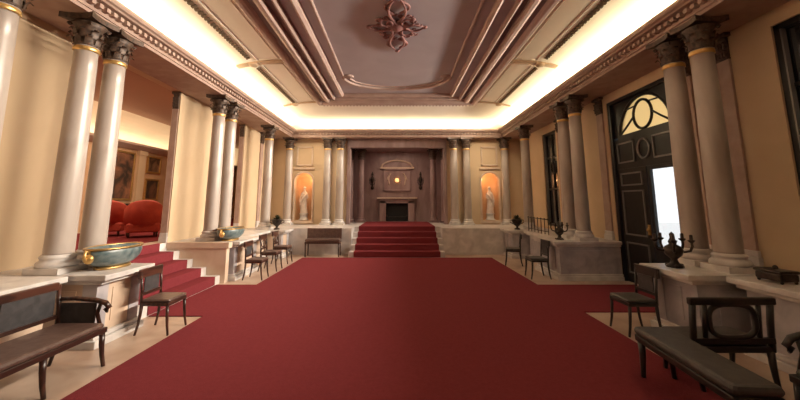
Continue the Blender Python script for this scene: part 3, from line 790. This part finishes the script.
def red_chair(label, loc, rz):
    t = thing('red_armchair', label, 'armchair', loc, rz)
    MB().rbox(-.32,.34,-.34,.34,.12,.34,.04).build('base', 'red_velvet', t)
    MB().rbox(-.22,.34,-.26,.26,.34,.46,.05).build('seat', 'red_velvet', t)
    m = MB(); ns = 20; vs = []
    for i in range(ns+1):
        a = PI*.42+PI*1.16*i/ns; k = math.sin(PI*i/ns)**.7; H = .56+.34*k
        for r, z in ((.30,.3),(.38,.3),(.40,H-.04),(.36,H),(.32,H-.04)): vs.append((r*math.cos(a)-.02+.02, r*math.sin(a), z))
    fs = []
    for i in range(ns):
        for q in range(5): fs.append((i*5+q, i*5+(q+1)%5, (i+1)*5+(q+1)%5, (i+1)*5+q))
    fs += [(0,1,2,3,4), tuple(ns*5+q for q in range(5))[::-1]]
    m.add(vs, fs, True).build('backrest', 'red_velvet', t)
    for sx in (-.26,.28):
        for sy in (-.28,.28): MB().tube([(sx,sy,.14),(sx,sy,0)], [.03,.02], 8).build('leg', 'wood', t)
    return t
r0 = red_chair('round-backed red armchair in the side room, the one nearer the opening', (-6.3,8.85,FL+.012), PI*.72)
dup(r0, (-7.3,9.1,FL+.012), PI*.6, 'round-backed red armchair in the side room, partly hidden behind the near columns')

# ------------------------------------------------------------------ lights
def area(name, loc, rot, sx, sy, power, col=(1,.82,.55), spread=None):
    l = bpy.data.lights.new(name, 'AREA'); l.shape = 'RECTANGLE'; l.size = sx; l.size_y = sy; l.energy = power; l.color = col
    if spread: l.spread = spread
    o = bpy.data.objects.new(name, l); C.objects.link(o); o.location = loc; o.rotation_euler = rot; return o
def aim(o, target): o.rotation_euler = (Vector(target)-o.location).to_track_quat('-Z','Y').to_euler()
def strip(name, a, b, target_off, w, power, col, spread=PI):
    a, b = Vector(a), Vector(b); mid = (a+b)/2; L = (b-a).length
    l = bpy.data.lights.new(name, 'AREA'); l.shape = 'RECTANGLE'; l.size = L; l.size_y = w; l.energy = power; l.color = col
    o = bpy.data.objects.new(name, l); C.objects.link(o); o.location = mid
    l.spread = spread
    x = (b-a).normalized(); z = -Vector(target_off).normalized(); y = z.cross(x).normalized()
    o.matrix_world = Matrix.Translation(mid) @ Matrix((x, y, z)).transposed().to_4x4(); return o
COVE = (1,.90,.58)
for s in (-1, 1):
    strip('cove_light', (s*4.03,YN+.2,4.44), (s*4.03,13.2,4.44), (-s*.32,0,1), .12, 165, COVE)
strip('cove_light', (-3.7,13.38,4.44), (3.7,13.38,4.44), (0,-.12,1), .12, 62, (1,.95,.62))
strip('cove_light', (SX0+.2,3.2,3.68), (SX0+.2,19.8,3.68), (-.05,0,1), .08, 70, (1,.74,.42))
area('side_room_light', (-7,9,4.4), (0,0,0), 1.5, 6, 150, (1,.72,.45))
for s in (-1, 1):
    l = bpy.data.lights.new('niche_light', 'POINT'); l.energy = 7; l.color = (1,.55,.25); l.shadow_soft_size = .04
    o = bpy.data.objects.new('niche_light', l); C.objects.link(o); o.location = (s*NC+s*-.12, YB+T+.0, 2.55)
for s in (-1, 1):
    o = area('end_wall_fill', (s*3.3,12.0,4.7), (0,0,0), 1.6, .2, 16, (1,.84,.6), 1.6); aim(o, (s*3.3,13.9,2.6))  # added fill pair without fixtures, brightens the wall round the niches
area('alcove_light', (0,14.7,3.97), (0,0,0), 1.8, .6, 26, (1,.72,.55))
# added unseen fill strip at the right cornice, brightens left wall and floor
strip('left_wall_fill', (3.84,2.6,4.50), (3.84,13.0,4.50), (-8.8,0,-2.6), .15, 470, (1,.88,.72), 1.25)
o = area('hall_fill', (0,-1.5,4.6), (0,0,0), 3, 1.0, 8, (1,.84,.74)); aim(o, (0,9,2.2))  # unseen fill added behind the camera, facing down the hall

w = bpy.data.worlds.new('sky'); sc.world = w; w.use_nodes = True
bg = w.node_tree.nodes['Background']; bg.inputs['Color'].default_value = (.93,.97,1,1); bg.inputs['Strength'].default_value = 1.3

# ------------------------------------------------------------------ camera
cam = bpy.data.cameras.new('camera'); co_ = bpy.data.objects.new('camera', cam); C.objects.link(co_)
F = 350; th = math.atan(52/F)
cam.lens = F*36/800; cam.sensor_width = 36; cam.sensor_fit = 'HORIZONTAL'
cam.shift_x = 3/800; cam.shift_y = -50/800
cam.clip_start = .05
co_.location = (0,0,1.7); co_.rotation_euler = (PI/2+th,0,0)
sc.camera = co_
sc.view_settings.view_transform = 'Standard'; sc.view_settings.look = 'None'
sc.view_settings.exposure = 0; sc.view_settings.gamma = 1; sc.view_settings.use_curve_mapping = False
sc.cycles.use_denoising = True
sc.cycles.max_bounces = 8; sc.cycles.diffuse_bounces = 5
